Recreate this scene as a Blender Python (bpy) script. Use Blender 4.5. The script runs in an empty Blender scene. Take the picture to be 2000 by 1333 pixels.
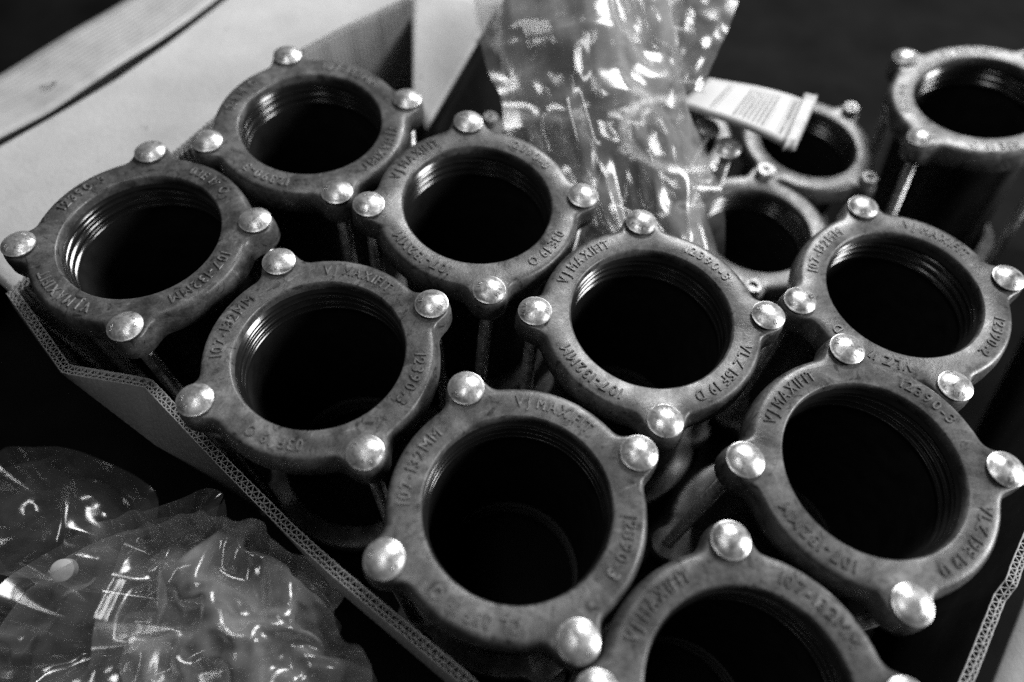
import bpy, bmesh, math, random
import numpy as np
from mathutils import Vector, Matrix

S = 0.1                       # one bolt-circle radius of a coupling = 0.1 m
sc = bpy.context.scene
COL = sc.collection
R = math.radians

# ------------------------------------------------------------------ camera
cam_d = bpy.data.cameras.new('camera')
cam = bpy.data.objects.new('camera', cam_d); COL.objects.link(cam)
right = Vector((0.99720378, 0.06396683, 0.03863769))
up = Vector((-0.07473036, 0.85357499, 0.51558229))
back = Vector((0.0, -0.51702802, 0.85596847))
M = Matrix((right, up, back)).transposed().to_4x4()
M.translation = Vector((0, 0, 4.9874 * S))
cam.matrix_world = M
cam_d.sensor_width = 36
cam_d.lens = 1384.14 / 2000 * 36
cam_d.clip_start = 0.01; cam_d.clip_end = 60
cam_d.dof.use_dof = True
cam_d.dof.focus_distance = 0.595
cam_d.dof.aperture_fstop = 1.5
sc.camera = cam

# ------------------------------------------------------------------ world and lamps (indoors: window to the right, ceiling lamp)
world = bpy.data.worlds.new('World'); sc.world = world; world.use_nodes = True
bg = world.node_tree.nodes['Background']
bg.inputs[0].default_value = (1, 1, 1, 1); bg.inputs[1].default_value = 0.012

def area(name, loc, target, sx, sy, power, shape='RECTANGLE'):
    d = bpy.data.lights.new(name, 'AREA'); d.shape = shape; d.size = sx; d.size_y = sy; d.energy = power
    o = bpy.data.objects.new(name, d); COL.objects.link(o); o.location = loc
    o.rotation_euler = (Vector(target) - Vector(loc)).to_track_quat('-Z', 'Y').to_euler()
    return o
area('window_light', (.85, 2.40, 1.85), (-.05, .3, 0), 1.0, 1.0, 74)
area('side_window_light', (2.2, .25, .85), (0, .3, 0), .7, 1.0, 44)
area('ceiling_light', (-0.45, 0.25, 2.1), (-.1, .3, 0), 1.3, 0.35, 7)

vs = sc.view_settings
vs.view_transform = 'Standard'; vs.look = 'None'; vs.gamma = 1; vs.exposure = 0.42; vs.use_curve_mapping = False
sc.render.engine = 'CYCLES'
sc.cycles.max_bounces = 8; sc.cycles.transparent_max_bounces = 24
sc.cycles.caustics_reflective = False; sc.cycles.caustics_refractive = False
sc.cycles.use_denoising = False
sc.cycles.sample_clamp_direct = 5.0; sc.cycles.sample_clamp_indirect = 2.0

# ------------------------------------------------------------------ helpers
def tag(o, label=None, cat=None, group=None, kind=None):
    if label: o['label'] = label
    if cat: o['category'] = cat
    if group: o['group'] = group
    if kind: o['kind'] = kind
    return o

def mesh(name, V, F, smooth=True, mat=None):
    me = bpy.data.meshes.new(name)
    me.from_pydata([tuple(v) for v in V], [], [tuple(f) for f in F]); me.update()
    if smooth: me.polygons.foreach_set('use_smooth', [True] * len(me.polygons))
    if mat: me.materials.append(mat)
    return me

def obj(name, me, parent=None):
    o = bpy.data.objects.new(name, me); COL.objects.link(o)
    if parent: o.parent = parent
    return o

def sharp(me, ang=35):
    bm = bmesh.new(); bm.from_mesh(me)
    bmesh.ops.recalc_face_normals(bm, faces=bm.faces)
    for e in bm.edges:
        if len(e.link_faces) == 2 and e.calc_face_angle() > R(ang): e.smooth = False
    bm.to_mesh(me); bm.free(); return me

def grid_faces(nu, nv, wrap_u=False, off=0, flip=False):
    F = []
    for i in range(nu if wrap_u else nu - 1):
        for j in range(nv - 1):
            a = off + i * nv + j; b = off + ((i + 1) % nu) * nv + j
            f = (a, b, b + 1, a + 1)
            F.append(f[::-1] if flip else f)
    return F

def lathe(name, prof, seg, mat, ang=40):
    V = []
    for i in range(seg):
        a = 2 * math.pi * i / seg
        for r, z in prof: V.append((r * math.cos(a) * S, r * math.sin(a) * S, z * S))
    return sharp(mesh(name, V, grid_faces(seg, len(prof), True), True, mat), ang)

# ------------------------------------------------------------------ materials (black-and-white picture: neutral greys)
def nodes(name):
    m = bpy.data.materials.new(name); m.use_nodes = True
    nt = m.node_tree; nt.nodes.clear()
    out = nt.nodes.new('ShaderNodeOutputMaterial')
    return m, nt, out

def N(nt, typ, **kw):
    n = nt.nodes.new(typ)
    for k, v in kw.items():
        if k.startswith('_'): n.inputs[k[1:].replace('_', ' ')].default_value = v
        else: setattr(n, k, v)
    return n

def ramp(nt, src, stops):
    r = N(nt, 'ShaderNodeValToRGB'); nt.links.new(src, r.inputs[0])
    e = r.color_ramp.elements
    while len(e) < len(stops): e.new(0.5)
    for el, (p, v) in zip(e, stops): el.position = p; el.color = (v, v, v, 1)
    return r.outputs[0]

def coords(nt, rand=True):
    tc = N(nt, 'ShaderNodeTexCoord')
    if not rand: return tc.outputs['Object']
    oi = N(nt, 'ShaderNodeObjectInfo')
    ml = N(nt, 'ShaderNodeMath', operation='MULTIPLY'); ml.inputs[1].default_value = 37.0
    nt.links.new(oi.outputs['Random'], ml.inputs[0])
    ad = N(nt, 'ShaderNodeVectorMath', operation='ADD')
    nt.links.new(tc.outputs['Object'], ad.inputs[0]); nt.links.new(ml.outputs[0], ad.inputs[1])
    return ad.outputs[0]

def noise(nt, co, scale, detail=4, rough=.55, dist=0.0):
    n = N(nt, 'ShaderNodeTexNoise'); n.inputs['Scale'].default_value = scale
    n.inputs['Detail'].default_value = detail; n.inputs['Roughness'].default_value = rough
    n.inputs['Distortion'].default_value = dist
    nt.links.new(co, n.inputs['Vector']); return n.outputs['Fac']

def mixf(nt, a, b, mode='MULTIPLY', fac=1.0):
    m = N(nt, 'ShaderNodeMix', data_type='RGBA', blend_type=mode)
    m.inputs[0].default_value = fac
    for s, i in ((a, 6), (b, 7)):
        if isinstance(s, float): m.inputs[i].default_value = (s, s, s, 1)
        else: nt.links.new(s, m.inputs[i])
    return m.outputs[2]

def bump(nt, h, strength, dist):
    b = N(nt, 'ShaderNodeBump'); b.inputs['Strength'].default_value = strength; b.inputs['Distance'].default_value = dist
    nt.links.new(h, b.inputs['Height']); return b.outputs[0]

def principled(nt, out, **kw):
    p = N(nt, 'ShaderNodeBsdfPrincipled')
    for k, v in kw.items():
        i = p.inputs[k.replace('_', ' ')]
        if hasattr(v, 'links'): nt.links.new(v, i)
        elif k == 'Base_Color' and isinstance(v, float): i.default_value = (v, v, v, 1)
        else: i.default_value = v
    nt.links.new(p.outputs[0], out.inputs[0]); return p

def mat_cast(name='coated_cast_iron', gain=1.0, r0=.26, r1=.52):
    m, nt, out = nodes(name); co = coords(nt)
    big = ramp(nt, noise(nt, co, 24, 5, .62, 1.0), ((.34, .06 * gain), (.47, .108 * gain), (.56, .148 * gain), (.68, .23 * gain)))
    fine = ramp(nt, noise(nt, co, 130, 6, .72, .6), ((.32, .56), (.5, 1.0), (.70, 1.40)))
    dark = ramp(nt, noise(nt, co, 46, 6, .7, 2.6), ((.37, .30), (.43, 1.0), (1.0, 1.0)))
    speck = ramp(nt, noise(nt, co, 800, 3, .7), ((.30, .65), (.5, 1.0), (.72, 1.4)))
    # scratches: stretched noise, thin lines
    mp = N(nt, 'ShaderNodeMapping'); mp.inputs['Rotation'].default_value = (0, 0, .7); mp.inputs['Scale'].default_value = (14, 160, 40)
    nt.links.new(co, mp.inputs[0])
    scr = ramp(nt, noise(nt, mp.outputs[0], 1.0, 3, .6, 1.5), ((.30, .55), (.34, 1.0), (.66, 1.0), (.71, 1.7)))
    oi = N(nt, 'ShaderNodeObjectInfo')
    per = ramp(nt, oi.outputs['Random'], ((0, .82), (1, 1.2)))
    c = mixf(nt, mixf(nt, mixf(nt, big, fine), mixf(nt, dark, speck)), mixf(nt, scr, per))
    rg = ramp(nt, noise(nt, co, 60, 5, .65), ((.34, r0), (.66, r1)))
    h = mixf(nt, noise(nt, co, 420, 5, .65), noise(nt, co, 70, 4, .6, .5), 'ADD', 1.0)
    nb = bump(nt, h, .30, .0007)
    principled(nt, out, Base_Color=c, Roughness=rg, Normal=nb, Specular_IOR_Level=.5)
    return m

def mat_plain(name, v, rough, spec=.5, scale=60, var=.25, bstr=.1, bscale=400, metallic=0.0):
    m, nt, out = nodes(name); co = coords(nt)
    c = ramp(nt, noise(nt, co, scale, 5, .6), ((.3, v * (1 - var)), (.7, v * (1 + var))))
    nb = bump(nt, noise(nt, co, bscale, 4), bstr, .0005)
    principled(nt, out, Base_Color=c, Roughness=rough, Normal=nb, Specular_IOR_Level=spec, Metallic=metallic)
    return m

def mat_zinc(name='zinc_plated_steel', r0=.22, r1=.46):
    m, nt, out = nodes(name); co = coords(nt)
    c = mixf(nt, ramp(nt, noise(nt, co, 95, 6, .7, .8), ((.32, .15), (.45, .46), (.60, .70))),
             ramp(nt, noise(nt, co, 700, 4, .7), ((.3, .55), (.5, 1.0), (.8, 1.1))))
    rg = ramp(nt, noise(nt, co, 150, 6, .7), ((.32, r0), (.68, r1)))
    h = mixf(nt, noise(nt, co, 240, 5, .65), noise(nt, co, 60, 3, .6), 'ADD', 1.0)
    nb = bump(nt, h, .28, .0007)
    principled(nt, out, Base_Color=c, Roughness=rg, Normal=nb, Metallic=.70)
    return m

def mat_board(name, lo, hi):
    m, nt, out = nodes(name); co = coords(nt, False)
    c = ramp(nt, noise(nt, co, 14, 6, .6), ((.3, lo), (.7, hi)))
    fib = ramp(nt, noise(nt, co, 500, 3, .7), ((.3, .88), (.6, 1.0), (.8, 1.06)))
    spots = ramp(nt, noise(nt, co, 46, 3, .5, .5), ((.23, .35), (.27, 1.0), (1, 1)))
    nb = bump(nt, noise(nt, co, 170, 6, .65), .7, .0012)
    principled(nt, out, Base_Color=mixf(nt, mixf(nt, c, fib), spots), Roughness=.8, Normal=nb, Specular_IOR_Level=.3)
    return m

def mat_tape():
    m, nt, out = nodes('reinforced_paper_tape'); tc = N(nt, 'ShaderNodeTexCoord'); co = tc.outputs['UV']
    w = N(nt, 'ShaderNodeTexWave', wave_type='BANDS', bands_direction='Y'); w.inputs['Scale'].default_value = 4.4
    w.inputs['Distortion'].default_value = .4; w.inputs['Detail'].default_value = 1; nt.links.new(co, w.inputs['Vector'])
    c = ramp(nt, w.outputs['Fac'], ((.0, .56), (.6, .54), (.95, .30)))
    n = ramp(nt, noise(nt, tc.outputs['Object'], 30, 6, .65), ((.25, .72), (.6, 1.0), (.8, 1.1)))
    principled(nt, out, Base_Color=mixf(nt, c, n), Roughness=.55, Normal=bump(nt, w.outputs['Fac'], .25, .0006))
    return m

def mat_film(name, base, edge, white, rough=.16):
    m, nt, out = nodes(name); co = coords(nt)
    lw = N(nt, 'ShaderNodeLayerWeight'); lw.inputs['Blend'].default_value = .35
    f = N(nt, 'ShaderNodeMapRange'); f.inputs['To Min'].default_value = base; f.inputs['To Max'].default_value = edge
    nt.links.new(lw.outputs['Facing'], f.inputs['Value'])
    hz = ramp(nt, noise(nt, co, 30, 4, .6, 1.0), ((.3, .55), (.7, 1.3)))
    mu = N(nt, 'ShaderNodeMath', operation='MULTIPLY', use_clamp=True)
    nt.links.new(f.outputs[0], mu.inputs[0]); nt.links.new(hz, mu.inputs[1])
    tr = N(nt, 'ShaderNodeBsdfTransparent'); tr.inputs[0].default_value = (.96, .96, .96, 1)
    p = N(nt, 'ShaderNodeBsdfPrincipled'); p.inputs['Base Color'].default_value = (white,) * 3 + (1,)
    p.inputs['Roughness'].default_value = rough; p.inputs['Specular IOR Level'].default_value = .9
    nt.links.new(bump(nt, noise(nt, co, 160, 4, .6),   .0, .001), p.inputs['Normal'])
    tl = N(nt, 'ShaderNodeBsdfTranslucent'); tl.inputs[0].default_value = (white,) * 3 + (1,)
    ms = N(nt, 'ShaderNodeMixShader'); ms.inputs[0].default_value = .25
    nt.links.new(p.outputs[0], ms.inputs[1]); nt.links.new(tl.outputs[0], ms.inputs[2])
    gl = N(nt, 'ShaderNodeBsdfGlossy'); gl.inputs['Roughness'].default_value = rough; gl.inputs[0].default_value = (1, 1, 1, 1)
    pw = N(nt, 'ShaderNodeMath', operation='POWER'); pw.inputs[1].default_value = 4.0
    lf = N(nt, 'ShaderNodeLayerWeight'); lf.inputs['Blend'].default_value = .5; nt.links.new(lf.outputs['Facing'], pw.inputs[0])
    fr = N(nt, 'ShaderNodeMath', operation='MULTIPLY_ADD', use_clamp=True); fr.inputs[1].default_value = .75; fr.inputs[2].default_value = .10; nt.links.new(pw.outputs[0], fr.inputs[0])
    body = N(nt, 'ShaderNodeMixShader'); nt.links.new(mu.outputs[0], body.inputs[0])
    nt.links.new(tr.outputs[0], body.inputs[1]); nt.links.new(ms.outputs[0], body.inputs[2])
    fin = N(nt, 'ShaderNodeMixShader'); nt.links.new(fr.outputs[0], fin.inputs[0])
    nt.links.new(body.outputs[0], fin.inputs[1]); nt.links.new(gl.outputs[0], fin.inputs[2])
    nt.links.new(fin.outputs[0], out.inputs[0])
    return m

def mat_label():
    m, nt, out = nodes('printed_paper_label'); tc = N(nt, 'ShaderNodeTexCoord')
    sp = N(nt, 'ShaderNodeSeparateXYZ'); nt.links.new(tc.outputs['UV'], sp.inputs[0])
    def band(lo, hi, src):
        a = N(nt, 'ShaderNodeMath', operation='GREATER_THAN'); a.inputs[1].default_value = lo; nt.links.new(src, a.inputs[0])
        b = N(nt, 'ShaderNodeMath', operation='LESS_THAN'); b.inputs[1].default_value = hi; nt.links.new(src, b.inputs[0])
        c = N(nt, 'ShaderNodeMath', operation='MULTIPLY'); nt.links.new(a.outputs[0], c.inputs[0]); nt.links.new(b.outputs[0], c.inputs[1])
        return c.outputs[0]
    u, v = sp.outputs[0], sp.outputs[1]
    w = N(nt, 'ShaderNodeTexWave', wave_type='BANDS', bands_direction='X'); w.inputs['Scale'].default_value = 7.0
    nt.links.new(tc.outputs['UV'], w.inputs['Vector'])
    mp = N(nt, 'ShaderNodeMapping'); mp.inputs['Scale'].default_value = (20, 90, 1); nt.links.new(tc.outputs['UV'], mp.inputs[0])
    nz = noise(nt, mp.outputs[0], 1.0, 2)
    letters = ramp(nt, nz, ((.42, 0), (.52, 1)))
    lines = ramp(nt, w.outputs['Fac'], ((.35, 0), (.6, 1)))
    ink = mixf(nt, letters, lines)
    blk = N(nt, 'ShaderNodeMath', operation='MAXIMUM'); nt.links.new(band(.45, .78, u), blk.inputs[0]); nt.links.new(band(.88, .95, u), blk.inputs[1])
    b2 = N(nt, 'ShaderNodeMath', operation='MAXIMUM'); nt.links.new(blk.outputs[0], b2.inputs[0]); nt.links.new(band(.24, .29, u), b2.inputs[1])
    b3 = N(nt, 'ShaderNodeMath', operation='MULTIPLY'); nt.links.new(b2.outputs[0], b3.inputs[0]); nt.links.new(band(.1, .9, v), b3.inputs[1])
    mm = mixf(nt, ink, b3.outputs[0])
    c = ramp(nt, mm, ((0, .50), (.45, .04)))
    principled(nt, out, Base_Color=c, Roughness=.5)
    return m

CAST = mat_cast(gain=.64, r0=.27, r1=.50)
LETTER = mat_cast('glint_raised_lettering', .85, .24, .42)  # lighter and glossier than the ring, painting the glint on raised letters
ZINC = mat_zinc()
DULL = mat_zinc('dull_zinc', .5, .75)
RUBBER = mat_plain('black_rubber', .010, .18, 1.0, 80, .3, .08)
SLEEVE = mat_plain('black_coated_sleeve', .012, .6, .25, 60, .4, .15)
BOARD = mat_board('brown_cardboard', .20, .27)
LINER = mat_board('pale_cardboard_edge', .38, .48)
INNER = mat_board('cardboard_inside', .36, .46)
FLUTE = mat_board('shade_dark_fluting', .05, .07)  # darkened to paint the shade inside the flute voids
CUT = mat_board('cut_paper_edge', .33, .44)  # cut fibres, made paler to paint light caught on the upward edges
SHADED = mat_plain('painted_shade_black', .008, .8, .1, 30, .4)  # painted shade: near-black stands in for unlit carton faces
DARKIN = mat_plain('shade_black_bottom', .006, .9, .1, 20, .3)  # carton bottom painted near-black in place of deep shade
WHITE = mat_board('white_board', .50, .62)
TAPE = mat_tape()
FILM = mat_film('clear_plastic_film', .05, .26, .80, .15)
FILM2 = mat_film('milky_plastic_film', .17, .44, .90, .16)
FLOOR = mat_plain('dark_floor', .006, .9, .06, 8, .5, .3, 150)
LABEL = mat_label()
INK = mat_plain('pen_ink', .01, .6)
CAPM = mat_plain('white_plastic', .42, .4)

# ------------------------------------------------------------------ setting
fl = obj('floor', mesh('floor', [(-3 * 1, -2, 0), (4, -2, 0), (4, 6, 0), (-3, 6, 0)], [(0, 1, 2, 3)], False, FLOOR))
fl.location.z = -2.78 * S; tag(fl, kind='structure')

# ------------------------------------------------------------------ pipe couplings
RB, RL = 1.0, .168
def contour(phis, Ro, grow=0.0, k=.12):
    lug = [(math.cos(a), math.sin(a)) for a in (0, math.pi / 2, math.pi, 1.5 * math.pi)]
    out = []
    def sdf(x, y):
        d = math.hypot(x, y) - Ro
        for cx, cy in lug:
            e = math.hypot(x - cx * RB, y - cy * RB) - RL
            h = max(k - abs(d - e), 0) / k
            d = min(d, e) - h * h * k * .25
        return d - grow
    for p in phis:
        lo, hi = .7, 1.4; c, s = math.cos(p), math.sin(p)
        for _ in range(26):
            m = (lo + hi) / 2
            if sdf(c * m, s * m) > 0: hi = m
            else: lo = m
        out.append(lo)
    return out

def end_ring_mesh(seg=192):
    # angular samples denser round the lugs
    ph = []
    for q in range(4):
        for i in range(seg // 4):
            t = i / (seg // 4) * 2 - 1
            ph.append(q * math.pi / 2 + (math.pi / 4) * (0.55 * t + 0.45 * t ** 3))
    outer = contour(ph, .974)
    inset = [(.105, 0.0), (.075, -.002), (.055, -.007), (.040, -.017), (.029, -.034), (.020, -.060), (.008, -.115), (.002, -.225), (.025, -.262), (.09, -.275)]
    inner = [(.80, -.33), (.72, -.30), (.695, -.10), (.690, -.07), (.690, -.030), (.693, -.018), (.700, -.006), (.711, 0.0)]
    V = []; nv = len(inner) + len(inset)
    for p, ro in zip(ph, outer):
        lugness = max(0, (ro - .99) / .15)
        c, s = math.cos(p), math.sin(p)
        for r, z in inner: V.append((r * c * S, r * s * S, z * S))
        for d, z in inset:
            zz = z * (1 - .12 * min(1, lugness))
            dd = d * (1 - .45 * min(1, lugness))
            V.append(((ro - dd) * c * S, (ro - dd) * s * S, zz * S))
    F = grid_faces(len(ph), nv, True)
    F += [(i * nv + nv - 1, ((i + 1) % len(ph)) * nv + nv - 1, ((i + 1) % len(ph)) * nv, i * nv) for i in range(len(ph))]
    return sharp(mesh('end_ring', V, F, True, CAST), 42)

def gasket_mesh():
    prof = [(.712, -.050), (.704, -.084), (.690, -.098), (.677, -.112), (.670, -.122), (.672, -.130), (.698, -.135)]
    for z in (-.172, -.262, -.352):
        prof += [(.698, z + .026), (.694, z + .021), (.683, z + .015), (.674, z + .006), (.668, z - .004), (.667, z - .010), (.671, z - .015), (.698, z - .020)]
    prof += [(.72, -.40), (.74, -.42), (.75, -.34)]
    return lathe('gasket', prof, 128, RUBBER, 40)

def sleeve_mesh(L):
    o = [(.74, -.30), (.76, -.38), (.77, -.5), (.73, -.56), (.72, -L + .56), (.77, -L + .5), (.76, -L + .3), (.70, -L + .25), (.69, -L + .5), (.69, -.45), (.72, -.34), (.74, -.30)]
    return lathe('sleeve', o, 72, SLEEVE, 50)

def bolt_mesh(L, seg=28):
    rb, hh = .144, .052
    prof = [(.0, hh)]
    Rr = (rb * rb + hh * hh) / (2 * hh)
    for i in range(1, 11):
        r = rb * i / 10.25; prof.append((r, hh - Rr + math.sqrt(Rr * Rr - r * r)))
    prof += [(rb, .002), (rb + .001, -.004), (rb - .003, -.012), (rb - .030, -.018), (.066, -.018), (.066, -.22)]
    z = -.22; pt = .022
    while z > -L + .02:
        prof += [(.0615, z - pt * .25), (.053, z - pt * .75)]; z -= pt
    prof += [(.045, -L - .01), (.0, -L - .012)]
    return lathe('bolt', prof, seg, ZINC, 60)

def nut_mesh():
    V, F = [], []
    prof = [(.062, .0), (.108, .0), (.118, -.012), (.118, -.088), (.108, -.10), (.062, -.10)]
    n = 6
    for i in range(n):
        a = 2 * math.pi * i / n
        for r, z in prof: V.append((r * math.cos(a) * S, r * math.sin(a) * S, z * S))
    F = grid_faces(n, len(prof), True)
    F += [(i * 6 + 5, ((i + 1) % n) * 6 + 5, ((i + 1) % n) * 6, i * 6) for i in range(n)]
    return sharp(mesh('nut', V, F, False, DULL))

_glyph = {}
def glyph(ch):
    if ch in _glyph: return _glyph[ch]
    cu = bpy.data.curves.new('glyph', 'FONT'); cu.body = ch; cu.size = 1.0; cu.extrude = .05; cu.bevel_depth = .022
    cu.bevel_resolution = 0; cu.resolution_u = 3
    o = bpy.data.objects.new('glyph', cu); COL.objects.link(o)
    dg = bpy.context.evaluated_depsgraph_get()
    me = o.evaluated_get(dg).to_mesh()
    V = np.array([v.co[:] for v in me.vertices]).reshape(-1, 3); F = [tuple(p.vertices) for p in me.polygons]
    o.to_mesh_clear() if False else None
    bpy.data.objects.remove(o)
    w = V[:, 0].max() if len(V) else .4
    if len(V): V[:, 0] -= V[:, 0].min(); w = V[:, 0].max()
    _glyph[ch] = (V, F, w); return _glyph[ch]

def arc_text(txt, radius, height, arc, mid, zscale=.20, z0=-.003):
    """raised letters round a ring, tops outward, reading clockwise seen from above; centred on angle mid"""
    adv = [(.34 if c == ' ' else glyph(c)[2] * .92 + .17) for c in txt]
    tot = sum(adv); k = arc / tot; x = 0; V, F = [], []
    for c, a in zip(txt, adv):
        if c != ' ':
            gV, gF, w = glyph(c); off = len(V)
            for px, py, pz in gV:
                t = (x + .08 + px * .92) * k - arc / 2
                r = radius + (py / .72 - .5) * height
                th = mid - t / radius
                V.append((r * math.cos(th) * S, r * math.sin(th) * S, (z0 + pz * zscale) * S))
            F += [tuple(i + off for i in f) for f in gF]
        x += a
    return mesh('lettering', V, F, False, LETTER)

def head_text():
    rb, hh = .144, .052; Rr = (rb * rb + hh * hh) / (2 * hh); V, F = [], []
    for txt, mid, arc in (('FH', math.pi / 2, .062), ('50 1A', -math.pi / 2, .15)):
        adv = [(.4 if c == ' ' else glyph(c)[2] + .25) for c in txt]; k = arc / sum(adv); x = 0
        for c, a in zip(txt, adv):
            if c != ' ':
                gV, gF, w = glyph(c); off = len(V)
                for px, py, pz in gV:
                    t = (x + px) * k - arc / 2
                    r = .098 + (py / .72 - .5) * .034
                    th = mid - t / .098
                    z = hh - Rr + math.sqrt(Rr * Rr - r * r) + pz * .055
                    V.append((r * math.cos(th) * S, r * math.sin(th) * S, z * S))
                F += [tuple(i + off for i in f) for f in gF]
            x += a
    return mesh('marking', V, F, False, ZINC)

RING, GASK, NUT, MARK = end_ring_mesh(), gasket_mesh(), nut_mesh(), head_text()
GASK_LOW = GASK.copy(); GASK_LOW.materials.clear(); GASK_LOW.materials.append(SLEEVE)
_len = {}
def coupling(name, label, loc, theta, texts, tilt=(0, 0), L=2.6, scale=1.0, group=None, flip=False, seed=0):
    """loc = centre of the upper bolt-head plane; parts hang below it"""
    rng = random.Random(seed)
    if L not in _len: _len[L] = (sleeve_mesh(L), bolt_mesh(L + .06))
    SL, BO = _len[L]
    root = bpy.data.objects.new(name, None); COL.objects.link(root); root.empty_display_size = .03
    n = Vector((-tilt[0], -tilt[1], 1)).normalized()
    q = n.to_track_quat('Z', 'Y')
    base = Vector(loc) * S - n * (L + .06) * S * scale
    rot = Vector((0, 0, 1)).rotation_difference(n)
    root.rotation_mode = 'QUATERNION'
    root.rotation_quaternion = rot @ Matrix.Rotation(theta, 3, 'Z').to_quaternion()
    root.location = base
    root.scale = (scale,) * 3
    tag(root, label, 'pipe coupling', group)
    zt = (L + .06) * S                      # local height of the bolt-head plane (root sits at the base)
    up_off = -.035 * S
    flipq = Matrix.Rotation(math.pi, 4, 'X')
    def put(nm, me, z, flipped=False, parent=None, x=0, y=0, rz=0):
        o = obj(nm, me, parent or root)
        o.matrix_local = Matrix.Translation((x, y, z)) @ (flipq if flipped else Matrix.Identity(4)) @ Matrix.Rotation(rz, 4, 'Z')
        return o
    er = put('end_ring', RING, zt + up_off)
    for i, t in enumerate(texts):
        if not t: continue
        arc = min(.80, {10: .66, 9: .66, 7: .50}.get(len(t), .062 * len(t)))
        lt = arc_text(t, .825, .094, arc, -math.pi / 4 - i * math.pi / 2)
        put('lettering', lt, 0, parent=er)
    put('end_ring', RING, zt + up_off - L * S, True)
    put('gasket', GASK, zt + up_off)
    put('gasket', GASK_LOW, zt + up_off - L * S, True)
    put('sleeve', SL, zt + up_off)
    for i in range(4):
        a = -i * math.pi / 2; x, y = math.cos(a) * S, math.sin(a) * S
        if not flip:
            b = put('bolt', BO, zt - .035 * S + .030 * S, False, None, x, y, rng.uniform(0, 6.28))
            put('marking', MARK, 0, parent=b)
            put('nut', NUT, zt + up_off - L * S + .002 * S, False, None, x, y, rng.uniform(0, 1))
        else:
            b = put('bolt', BO, zt + up_off - L * S - .012 * S, True, None, x, y, rng.uniform(0, 6.28))
            put('nut', NUT, zt + up_off + .104 * S, False, None, x, y, rng.uniform(0, 1))
    return root

VJ, T107, T3, T2 = 'VJ MAXIFIT', '107-132MM', '12390-3', '12390-2'
G = 'large ribbed couplings packed upright in the carton'
spec = [
 ('grey coupling at the carton corner, leftmost, beside the white board', (-3.355, 3.842, .016), -2.917, (T3, '03E 19 O', T107, VJ), (.010, -.005)),
 ('grey coupling nearest the corrugated back corner of the carton', (-2.161, 5.395, .026), -2.695, ('03E 19 O', T107, VJ, T3), (-.037, .014)),
 ('grey coupling in the back row just left of the crumpled clear bag', (-.413, 4.504, .024), -2.955, (VJ, T3, '03E 19 O', T107), (-.045, .032)),
 ('grey coupling with lug touching the dented carton edge, second from the corner', (-1.555, 2.808, -.013), -2.589, (T107, VJ, T3, '03F 19 O'), (.004, -.004)),
 ('grey coupling in the middle of the pack, just below the clear bag', (1.173, 3.399, -.002), 3.207, (VJ, T3, 'VLZ 15F 19 D', T107), (.003, .009)),
 ('blurred near coupling in the front row with its top lettering reading upright', (.126, 1.641, .026), -2.667, (T107, VJ, T3, 'CL 08F 19 O'), (.001, .021)),
 ('grey coupling on the right, partly under the rim of the raised one', (3.539, 3.968, -.146), -2.946, (T107, VJ, T2, 'VLZ 17F 19 D'), (.031, -.002)),
 ('large near coupling at right whose top lug overlaps its neighbour', (2.799, 2.134, .069), 3.189, (VJ, T3, 'VLZ 19E 19 D', T107), (-.017, .012)),
 ('blurred coupling cut off by the bottom edge of the picture', (1.705, .498, .008), -3.095, (VJ, T107, T3, '03F 19 O'), (0, 0)),
 ('tilted coupling standing alone at the top right, cut by the picture edge', (5.128, 6.923, -.259), -2.457, (T3, VJ, T107, '03E 19 O'), (.203, -.023)),
]
for i, (lb, loc, th, tx, tl) in enumerate(spec):
    coupling('pipe_coupling', lb, loc, th, tx, tl, group=G, seed=i)
G2 = 'smaller couplings standing low behind the bag and label'
for i, (lb, loc, th, s) in enumerate([
 ('small low coupling behind the middle of the pack, nuts upward', (2.68, 5.42, -1.10), 2.95, .88),
 ('small low coupling under the free end of the white label', (3.50, 6.92, -1.12), 2.35, .86),
 ('small low coupling mostly hidden beneath the white label', (1.83, 6.98, -1.17), 2.2, .78),
 ('small dark coupling half hidden left of the clear bag', (.15, 6.45, -1.17), 2.5, .78)]):
    coupling('small_pipe_coupling', lb, loc, th, (None,) * 4, (0, 0), 1.9, s, G2, True, 50 + i)

# ------------------------------------------------------------------ cardboard carton
def resample(P, step):
    P = [Vector(p) for p in P]; out = []
    for a, b in zip(P[:-1], P[1:]):
        n = max(2, int(round((b - a).length / step)))
        out += [a.lerp(b, i / n) for i in range(n)]
    return out + [P[-1]]

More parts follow.
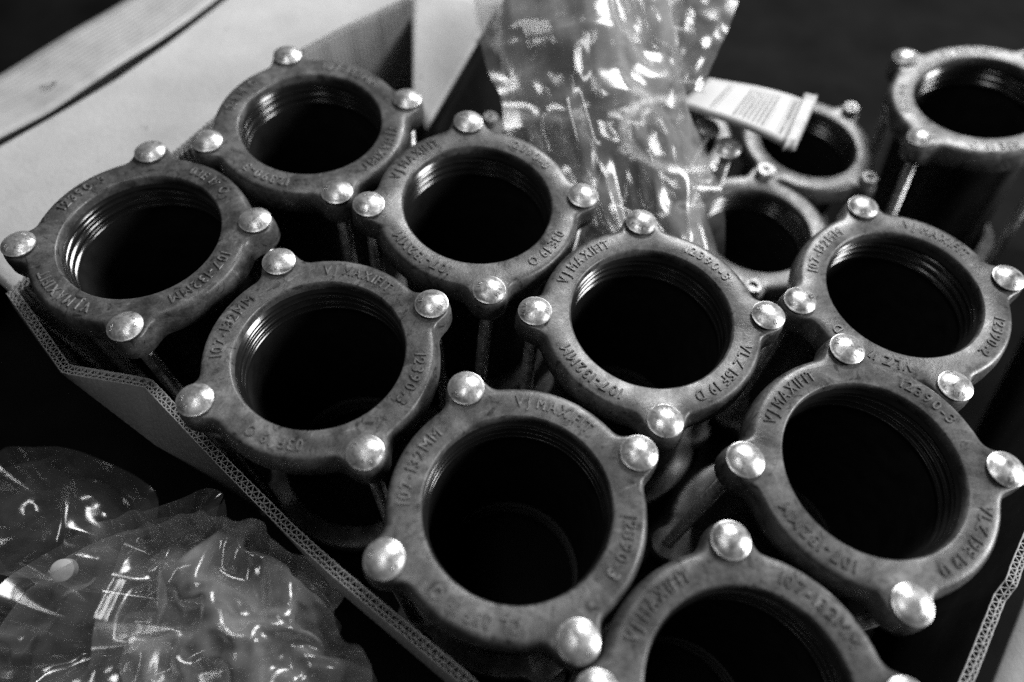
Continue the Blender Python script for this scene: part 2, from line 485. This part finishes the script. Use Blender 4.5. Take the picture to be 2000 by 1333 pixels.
def carton_wall(parent, top, mid, bot, inward, seed, name='wall', mats=(BOARD, LINER, INNER), rib=.001):
    """double-wall corrugated board: three liners with two fluted sheets between them; top/mid/bot are matching polylines (outer face)"""
    rng = np.random.default_rng(seed)
    step = .0072
    cols = []
    for i in range(len(top) - 1):
        a = [Vector(top[i]), Vector(mid[i]), Vector(bot[i])]; b = [Vector(top[i + 1]), Vector(mid[i + 1]), Vector(bot[i + 1])]
        n = max(2, int((b[0] - a[0]).length / step))
        for k in range(n): cols.append([x.lerp(y, k / n) for x, y in zip(a, b)])
    cols.append([Vector(top[-1]), Vector(mid[-1]), Vector(bot[-1])])
    T = np.array([[tuple(v) for v in c] for c in cols])          # n,3,3
    n = len(T)
    w = 9
    d = np.gradient(T[:, :, :2], axis=0)
    ker = np.ones(2 * w + 1) / (2 * w + 1)
    nrm = np.zeros_like(T)
    for r in range(3):
        dx = np.convolve(np.pad(d[:, r, 0], w, 'edge'), ker, 'valid'); dy = np.convolve(np.pad(d[:, r, 1], w, 'edge'), ker, 'valid')
        l = np.hypot(dx, dy) + 1e-9
        nrm[:, r, 0] = -dy / l * inward; nrm[:, r, 1] = dx / l * inward
    s = np.concatenate([[0], np.cumsum(np.linalg.norm(np.diff(T[:, 0], axis=0), axis=1))])
    jit = np.interp(s, np.arange(0, s[-1] + .1, .05), rng.normal(0, .002, len(np.arange(0, s[-1] + .1, .05))))
    T[:, 0, 2] += jit
    ridge = rib * np.sin(s / .058 * 2 * math.pi)
    def sheet(nm, off, mat, par, thick=.006, dz=0.0):
        P = T.copy()
        P += nrm * np.asarray(off).reshape(-1, 1, 1)
        P[:, 0, 2] += dz
        cut = P[:, 0] + (P[:, 1] - P[:, 0]) * (.011 / (np.linalg.norm(P[:, 1] - P[:, 0], axis=1)[:, None] + 1e-6)).clip(0, .5)
        P = np.stack([P[:, 0], cut, P[:, 1], P[:, 2]], 1)
        V = (P.reshape(-1, 3) * S).tolist()
        me = mesh(nm, V, grid_faces(n, 4), True, mat)
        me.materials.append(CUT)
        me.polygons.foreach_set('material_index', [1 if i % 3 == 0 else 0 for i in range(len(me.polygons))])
        o = obj(nm, me, par)
        md = o.modifiers.new('thickness', 'SOLIDIFY'); md.thickness = thick * S; md.offset = 0
        return o
    wall = sheet(name, np.full(n, 0.0) + ridge, mats[0], parent, .007)
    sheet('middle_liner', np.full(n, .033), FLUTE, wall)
    sheet('inner_liner', np.full(n, .082) + ridge, mats[2], wall, .007)
    ph = np.interp(s, np.arange(0, s[-1] + .2, .3), rng.normal(0, .5, len(np.arange(0, s[-1] + .2, .3))))
    amp = 1 + 0 * s
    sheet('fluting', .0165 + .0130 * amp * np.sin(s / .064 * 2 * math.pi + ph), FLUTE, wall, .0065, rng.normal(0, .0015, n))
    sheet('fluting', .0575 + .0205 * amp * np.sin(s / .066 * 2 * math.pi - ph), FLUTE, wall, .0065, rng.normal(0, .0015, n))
    return wall

box = bpy.data.objects.new('cardboard_box', None); COL.objects.link(box); box.location = (0, 0, -2.72 * S)
tag(box, 'open double-wall corrugated cardboard carton holding the couplings, dented front edge', 'carton')
off = Vector((0, 0, 2.72))
def sh(P): return [Vector(p) + off for p in P]
zb = -2.70
top = [(-4.75, 3.51, -.64), (-3.92, 2.73, -.63), (-3.15, 2.64, -.60), (-2.31, 1.97, -.62), (-1.65, 1.47, -.62), (-1.23, 1.18, -.62), (-.18, .51, -.62), (.88, -.32, -.62), (2.12, -1.2, -.62)]
mid = [(-4.76, 3.47, -.80), (-3.96, 2.75, -.68), (-3.04, 2.23, -.92), (-2.28, 1.97, -.95), (-1.65, 1.46, -.72), (-1.245, 1.13, -.70), (-.225, .475, -.72), (.86, -.35, -.75), (2.12, -1.22, -.75)]
bot = [(-4.65, 3.55, zb), (-3.70, 2.92, zb), (-2.85, 2.42, zb), (-2.20, 2.00, zb), (-1.55, 1.58, zb), (-1.13, 1.30, zb), (-.15, .64, zb), (.90, -.14, zb), (2.15, -1.08, zb)]
carton_wall(box, sh(top), sh(mid), sh(bot), 1, 1)
def straight(P, dz=.6): return [(x, y, z - dz) for x, y, z in P], [(x, y, zb) for x, y, z in P]
top = [(-4.74, 3.55, -.64), (-3.61, 5.21, -.38), (-3.29, 5.68, -.30), (-2.58, 6.73, -.19), (-2.32, 7.12, -.23), (-1.75, 7.96, -.38), (-1.62, 8.15, -.39)]
m_, b_ = straight(top)
carton_wall(box, sh(top), sh(m_), sh(b_), -1, 2, rib=.009)
top = [(2.16, -1.16, -.62), (3.62, .85, -.62), (3.98, 1.37, -.63), (4.06, 1.47, -.57), (4.20, 1.66, -.60), (5.8, 3.9, -.62), (7.8, 6.7, -.62)]
m_, b_ = straight(top)
carton_wall(box, sh(top), sh(m_), sh(b_), 1, 3, mats=(BOARD, LINER, SHADED), rib=0.0)  # inner liner coloured black in place of shade, same board as the other walls
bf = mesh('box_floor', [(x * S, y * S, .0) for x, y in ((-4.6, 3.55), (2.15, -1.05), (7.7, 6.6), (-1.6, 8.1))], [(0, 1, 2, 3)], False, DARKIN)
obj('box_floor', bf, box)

def slab(name, quad, thick, mat, parent=None, nu=14, nv=14, wob=.01, seed=0, smooth=True, uv=False):
    """board with a little warp, real thickness"""
    rng = np.random.default_rng(seed); a, b, c, d = [np.array(p, float) for p in quad]
    V = []
    ax, ay = rng.uniform(0, 6, 2)
    nn = np.cross(b - a, d - a); nn /= np.linalg.norm(nn)
    for i in range(nu):
        for j in range(nv):
            u, v = i / (nu - 1), j / (nv - 1)
            P = a * (1 - u) * (1 - v) + b * u * (1 - v) + c * u * v + d * (1 - u) * v
            P = P + nn * wob * (math.sin(4 * u + ax) + math.sin(3.3 * v + ay))
            V.append(P * S)
    me = mesh(name, V, grid_faces(nu, nv), smooth, mat)
    if uv:
        lay = me.uv_layers.new(name='UVMap')
        for p in me.polygons:
            for li in p.loop_indices:
                vi = me.loops[li].vertex_index; lay.data[li].uv = ((vi // nv) / (nu - 1), (vi % nv) / (nv - 1))
    o = obj(name, me, parent)
    md = o.modifiers.new('thickness', 'SOLIDIFY'); md.thickness = thick * S; md.offset = -1
    return o

def shq(P): return [tuple(Vector(p) + off) for p in P]
slab('flap', shq([(-1.62, 8.5, -.58), (-.43, 8.5, -.58), (-1.20, 6.45, -1.0), (-1.42, 6.95, -.98)]), .05, WHITE, box, seed=4)  # coloured white and tilted up to stand in for the lit back wall
slab('flap', shq([(-.38, 8.55, -.45), (.1, 8.6, -2.4), (-.7, 6.45, -2.4), (-1.17, 6.42, -1.07)]), .05, SHADED, box, seed=5)  # added dark sheet standing in for the shadow across the back wall
slab('flap', shq([(2.25, -1.30, -.66), (4.29, 1.58, -.66), (5.8, .7, -.95), (3.6, -2.2, -.95)]), .06, BOARD, box, seed=6)

# ------------------------------------------------------------------ white board with taped edge, left of the carton
P0 = Vector((-4.752, 3.515, 0)); D = Vector((.5592, .829, 0)); T_ = Vector((-.829, .5592, 0))
def pt(s, t, z): return P0 + D * s + T_ * t + Vector((0, 0, z))
TE = ((-2.6, 1.95), (0, 1.97), (1.1, 1.97), (1.71, 1.93), (2.41, 1.96), (3.18, 2.01), (4.32, 2.14), (8, 2.45))
GE = ((-2.6, 1.92), (0, 1.92), (1.07, 1.90), (1.82, 1.87), (2.54, 1.85), (3.34, 1.925), (4.37, 2.10), (8, 2.42))
def tape_edge(s): return float(np.interp(s, [a for a, b in TE], [b for a, b in TE]))
def gap_edge(s): return float(np.interp(s, [a for a, b in GE], [b for a, b in GE]))
def bz(s, t):
    z = -.75
    if s < .22: z -= 1.35 * (.22 - s) ** 2
    return z
V = []; ns, ntt = 110, 60
for i in range(ns):
    s = .03 + i / (ns - 1) * 7.8
    for j in range(ntt):
        t0 = .02 if s > -.02 else max(-2.6, .02 + 2.0 * (s + .02))
        t = t0 + (gap_edge(s) - t0) * j / (ntt - 1)
        V.append(pt(s, t, bz(s, t) + .006 * math.sin(2 * s + t) ) * S)
wb = obj('white_board', mesh('white_board', V, grid_faces(ns, ntt), True, WHITE))
md = wb.modifiers.new('thickness', 'SOLIDIFY'); md.thickness = .05 * S; md.offset = -1
tag(wb, 'white textured board lying left of the carton with a taped upper edge', 'board')
V = []
for i in range(60):
    s = -.5 + i / 59 * 8.2
    for j in range(3): V.append(pt(s, gap_edge(s) - .25 + .45 * j, bz(s, 0) - .10) * S)
backing = obj('gap_backing', mesh('gap_backing', V, grid_faces(60, 3), True, BOARD), wb)  # sheet added beneath the slot so the gap shows as shaded grey
md = backing.modifiers.new('thickness', 'SOLIDIFY'); md.thickness = .03 * S; md.offset = -1
V, UVs = [], []; ns, ntt = 120, 8
for i in range(ns):
    s = -2.6 + i / (ns - 1) * 10.2
    for j in range(ntt):
        t0 = tape_edge(s); t = t0 + (.94 + .01 * math.sin(1.1 * s)) * j / (ntt - 1)
        V.append(pt(s, t, bz(s, t) + .045 + .012 * math.sin(3 * s)) * S); UVs.append((i / (ns - 1) * 10, j / (ntt - 1)))
me = mesh('paper_tape', V, grid_faces(ns, ntt), True, TAPE)
lay = me.uv_layers.new(name='UVMap')
for p in me.polygons:
    for li in p.loop_indices: lay.data[li].uv = UVs[me.loops[li].vertex_index]
tp = obj('paper_tape', me, wb)
md = tp.modifiers.new('thickness', 'SOLIDIFY'); md.thickness = .02 * S; md.offset = -1
def mark(pts):
    V, F = [], []
    for (a, b) in zip(pts[:-1], pts[1:]):
        a, b = Vector(a), Vector(b); d = (b - a).normalized(); n = Vector((-d.y, d.x, 0)) * .004; o_ = len(V)
        for z in (0, .003):
            V += [((a - n) + Vector((0, 0, z))) * S, ((a + n) + Vector((0, 0, z))) * S, ((b + n) + Vector((0, 0, z))) * S, ((b - n) + Vector((0, 0, z))) * S]
        F += [(o_ + 4, o_ + 5, o_ + 6, o_ + 7), (o_, o_ + 1, o_ + 5, o_ + 4), (o_ + 2, o_ + 3, o_ + 7, o_ + 6), (o_ + 1, o_ + 2, o_ + 6, o_ + 5), (o_ + 3, o_, o_ + 4, o_ + 7)]
    return obj('pen_mark', mesh('pen_mark', V, F, False, INK), tp)
zt_ = -.695
def tm(ds, dt): return tuple(pt(1.93 + ds, 2.28 + dt, zt_ + .012))
mark([tm(-.06, .03), tm(-.03, -.07), tm(.10, -.04), tm(-.06, .03)])

# ------------------------------------------------------------------ crumpled plastic bags
def upsample(X, n):
    m = X.shape[0]; t = np.linspace(0, m - 1 - 1e-6, n); i = t.astype(int); w = (t - i)
    r = X[i] * (1 - w)[:, None, None] + X[i + 1] * w[:, None, None]
    return r[:, i] * (1 - w)[None, :, None] + r[:, i + 1] * w[None, :, None]

def relax(X, B, L_of, its, pull, bend):
    n = X.shape[0]; sets = []
    for di, dj, k in ((1, 0, .9), (0, 1, .9), (1, 1, 1), (1, -1, 1), (2, 0, bend), (0, 2, bend)):
        ia = slice(0, n - di); ib = slice(di, n)
        ja, jb = (slice(0, n - dj), slice(dj, n)) if dj >= 0 else (slice(-dj, n), slice(0, n + dj))
        sets.append((ia, ja, ib, jb, k, L_of(ia, ja, ib, jb), di == 2 or dj == 2))
    T = X.copy() if B is None else B
    for it in range(its):
        X = X + (T - X) * (pull * (1 - it / its))
        D_ = np.zeros_like(X); W = np.zeros((n, n, 1))
        for ia, ja, ib, jb, k, L, sk in sets:
            d = X[ib, jb] - X[ia, ja]; l = np.linalg.norm(d, axis=2) + 1e-9
            e = (l - L) / l
            e = np.minimum(e, 0) * k if sk else e * k
            c = .5 * d * e[..., None]
            D_[ia, ja] += c; D_[ib, jb] -= c; W[ia, ja] += 1; W[ib, jb] += 1
        X = X + D_ / W * 1.6
    return X

def relax_sheet(B, slack, seed, its, bend, levels=(6, 12, 26)):
    """inextensible film pushed into a smaller space buckles into folds; coarse folds first, then finer ones"""
    rng = np.random.default_rng(seed); n = B.shape[0]
    ref = None; X = None
    for lev, m in enumerate(tuple(levels) + (n,)):
        Bm = upsample(B, m)
        if X is None: X = Bm + rng.normal(size=Bm.shape) * .26
        else: X = upsample(X, m) + rng.normal(size=Bm.shape) * (.05, .02, .0, .0)[lev]
        sl = 1 + (slack - 1) * (.72, .92, 1.0, 1.0)[lev]
        def L_of(ia, ja, ib, jb): return np.linalg.norm(Bm[ib, jb] - Bm[ia, ja], axis=2) * sl
        X = relax(X, Bm if lev == 0 else None, L_of, (60, 50, 40, 14)[lev], (.12, .05, .05, .05)[lev], (.5, .3, .3, .3)[lev])
    return X

def bag(label, ctrl, thick, slack, mat, seed, n=64, bend=.35, its=170, group='clear plastic bags', deep=None, levels=(6, 12, 26)):
    """ctrl: 3x3 control points of the bag's middle surface; an upper and a lower film, both crumpled"""
    C = np.array(ctrl, float)
    bern = lambda t: np.stack([(1 - t) ** 2, 2 * t * (1 - t), t * t], -1)
    u = np.linspace(0, 1, n); bu = bern(u)
    B = np.einsum('pi,qj,ijk->pqk', bu, bu, C)
    nn = np.cross(np.gradient(B, axis=0), np.gradient(B, axis=1)); nn /= np.linalg.norm(nn, axis=2)[..., None]
    if nn[..., 2].mean() < 0: nn = -nn
    env = (np.sin(np.pi * u)[:, None] * np.sin(np.pi * u)[None, :]) ** .5
    Vs, Fs = [], []
    for side in (1, -1):
        th = thick if side > 0 else (deep or thick)
        Q = relax_sheet(B + nn * (side * th * env)[..., None], slack, seed * 7 + side, its, bend, levels)
        Fs += grid_faces(n, n, False, len(Vs) * n * n)
        Vs.append(Q.reshape(-1, 3))
    V = np.concatenate(Vs) * S
    o = obj('plastic_bag', mesh('plastic_bag', V.tolist(), Fs, True, mat))
    o.data.materials.append(FILM)
    k = (n - 1) * (n - 1)
    o.data.polygons.foreach_set('material_index', [0] * k + [1] * k)
    tag(o, label, 'plastic bag', group)
    return o

bag('big crumpled clear plastic bag draped behind the couplings at top centre',
    [[(-.60, 8.3, .2), (.5, 8.5, .55), (1.3, 8.2, .2)],
     [(-.25, 6.2, -.35), (.6, 6.3, .5), (1.72, 6.5, -.2)],
     [(.45, 5.15, -.75), (1.2, 4.75, -.5), (1.95, 4.95, -.85)]], .24, 1.34, FILM2, 3, 84, levels=(7, 14, 32))
bag('flat corner of clear bag sticking out towards the dark background beside the label',
    [[(.70, 8.2, -.1), (1.6, 8.1, .15), (2.2, 7.45, .28)],
     [(.75, 7.2, -.15), (1.5, 7.0, .15), (1.98, 6.75, .28)],
     [(.75, 6.2, -.25), (1.4, 6.1, .1), (1.72, 6.05, .22)]], .03, 1.05, FILM, 8, 40)
bag('bright crumpled clear bag in front of the carton at the lower left',
    [[(-2.65, 1.35, -1.0), (-2.05, 1.5, -.75), (-1.45, 1.10, -.9)],
     [(-2.75, .85, -1.0), (-2.0, .85, -.45), (-1.2, .72, -.9)],
     [(-2.7, .1, -1.2), (-1.9, .1, -.8), (-1.0, .25, -1.1)]], .20, 1.50, FILM2, 12, 88, deep=.9, levels=(9, 18, 40))
bag('loose clear bag with long folds in the bottom left corner',
    [[(-3.5, 1.20, -1.2), (-2.9, 1.55, -1.0), (-2.5, 1.6, -1.1)],
     [(-3.9, .85, -1.2), (-3.2, .9, -.85), (-2.5, .9, -1.0)],
     [(-4.0, .1, -1.3), (-3.2, .05, -1.0), (-2.5, .05, -1.2)]], .15, 1.40, FILM, 21, 76, deep=.8, levels=(7, 14, 32))
bag('dim clear bag on the floor at the left edge below the white board',
    [[(-4.7, 2.15, -1.75), (-4.2, 2.2, -1.45), (-3.5, 1.95, -1.7)],
     [(-4.8, 1.8, -1.6), (-4.1, 1.7, -1.0), (-3.3, 1.6, -1.6)],
     [(-4.5, 1.2, -1.6), (-3.9, 1.2, -1.25), (-3.3, 1.2, -1.6)]], .18, 1.34, FILM, 33, 60, deep=.7)
# white cap seen through the left bag
capm = lathe('bottle_cap', [(0, .05), (.07, .05), (.088, .04), (.09, .02), (.09, -.06), (.08, -.06), (.08, .02), (0, .02)], 32, CAPM, 30)
cp = obj('bottle_cap', capm); cp.location = Vector((-3.48, 1.15, -1.02)) * S; cp.rotation_euler = (.25, .2, 0)
tag(cp, 'small round white plastic cap among the clear bags at lower left', 'cap')

# ------------------------------------------------------------------ paper label
lq = [(1.64, 6.34, -.22), (2.02, 6.91, -.26), (3.10, 6.66, -.30), (2.73, 5.86, -.28)]
lab = slab('paper_label', [lq[0], lq[3], lq[2], lq[1]], .06, LABEL, None, 20, 10, .03, 9, True, True)
tag(lab, 'white printed paper label lying over the small couplings beside the bag', 'label')
rim = slab('folded_edge', [(2.70, 5.80, -.24), (2.82, 5.83, -.22), (3.20, 6.68, -.24), (3.07, 6.70, -.26)], .09, CAPM, lab, 6, 8, .01, 2)

# loose bolt standing under the label
bm_ = bolt_mesh(1.6)
for loc, rot, lab_ in (((2.20, 5.95, -.45), (8, -6), 'loose threaded bolt leaning under the near edge of the white label'),
                     ((1.97, 5.80, -.74), (-4, 5), 'loose round-headed bolt standing between the bag and the leaning bolt'),
                     ((2.02, 6.32, -.52), (3, 7), 'loose bolt in the dark behind the others beneath the label')):
    lb = obj('loose_bolt', bm_); lb.location = Vector(loc) * S; lb.rotation_euler = (R(rot[0]), R(rot[1]), 0)
    tag(lb, lab_, 'bolt', 'loose bolts under the label')
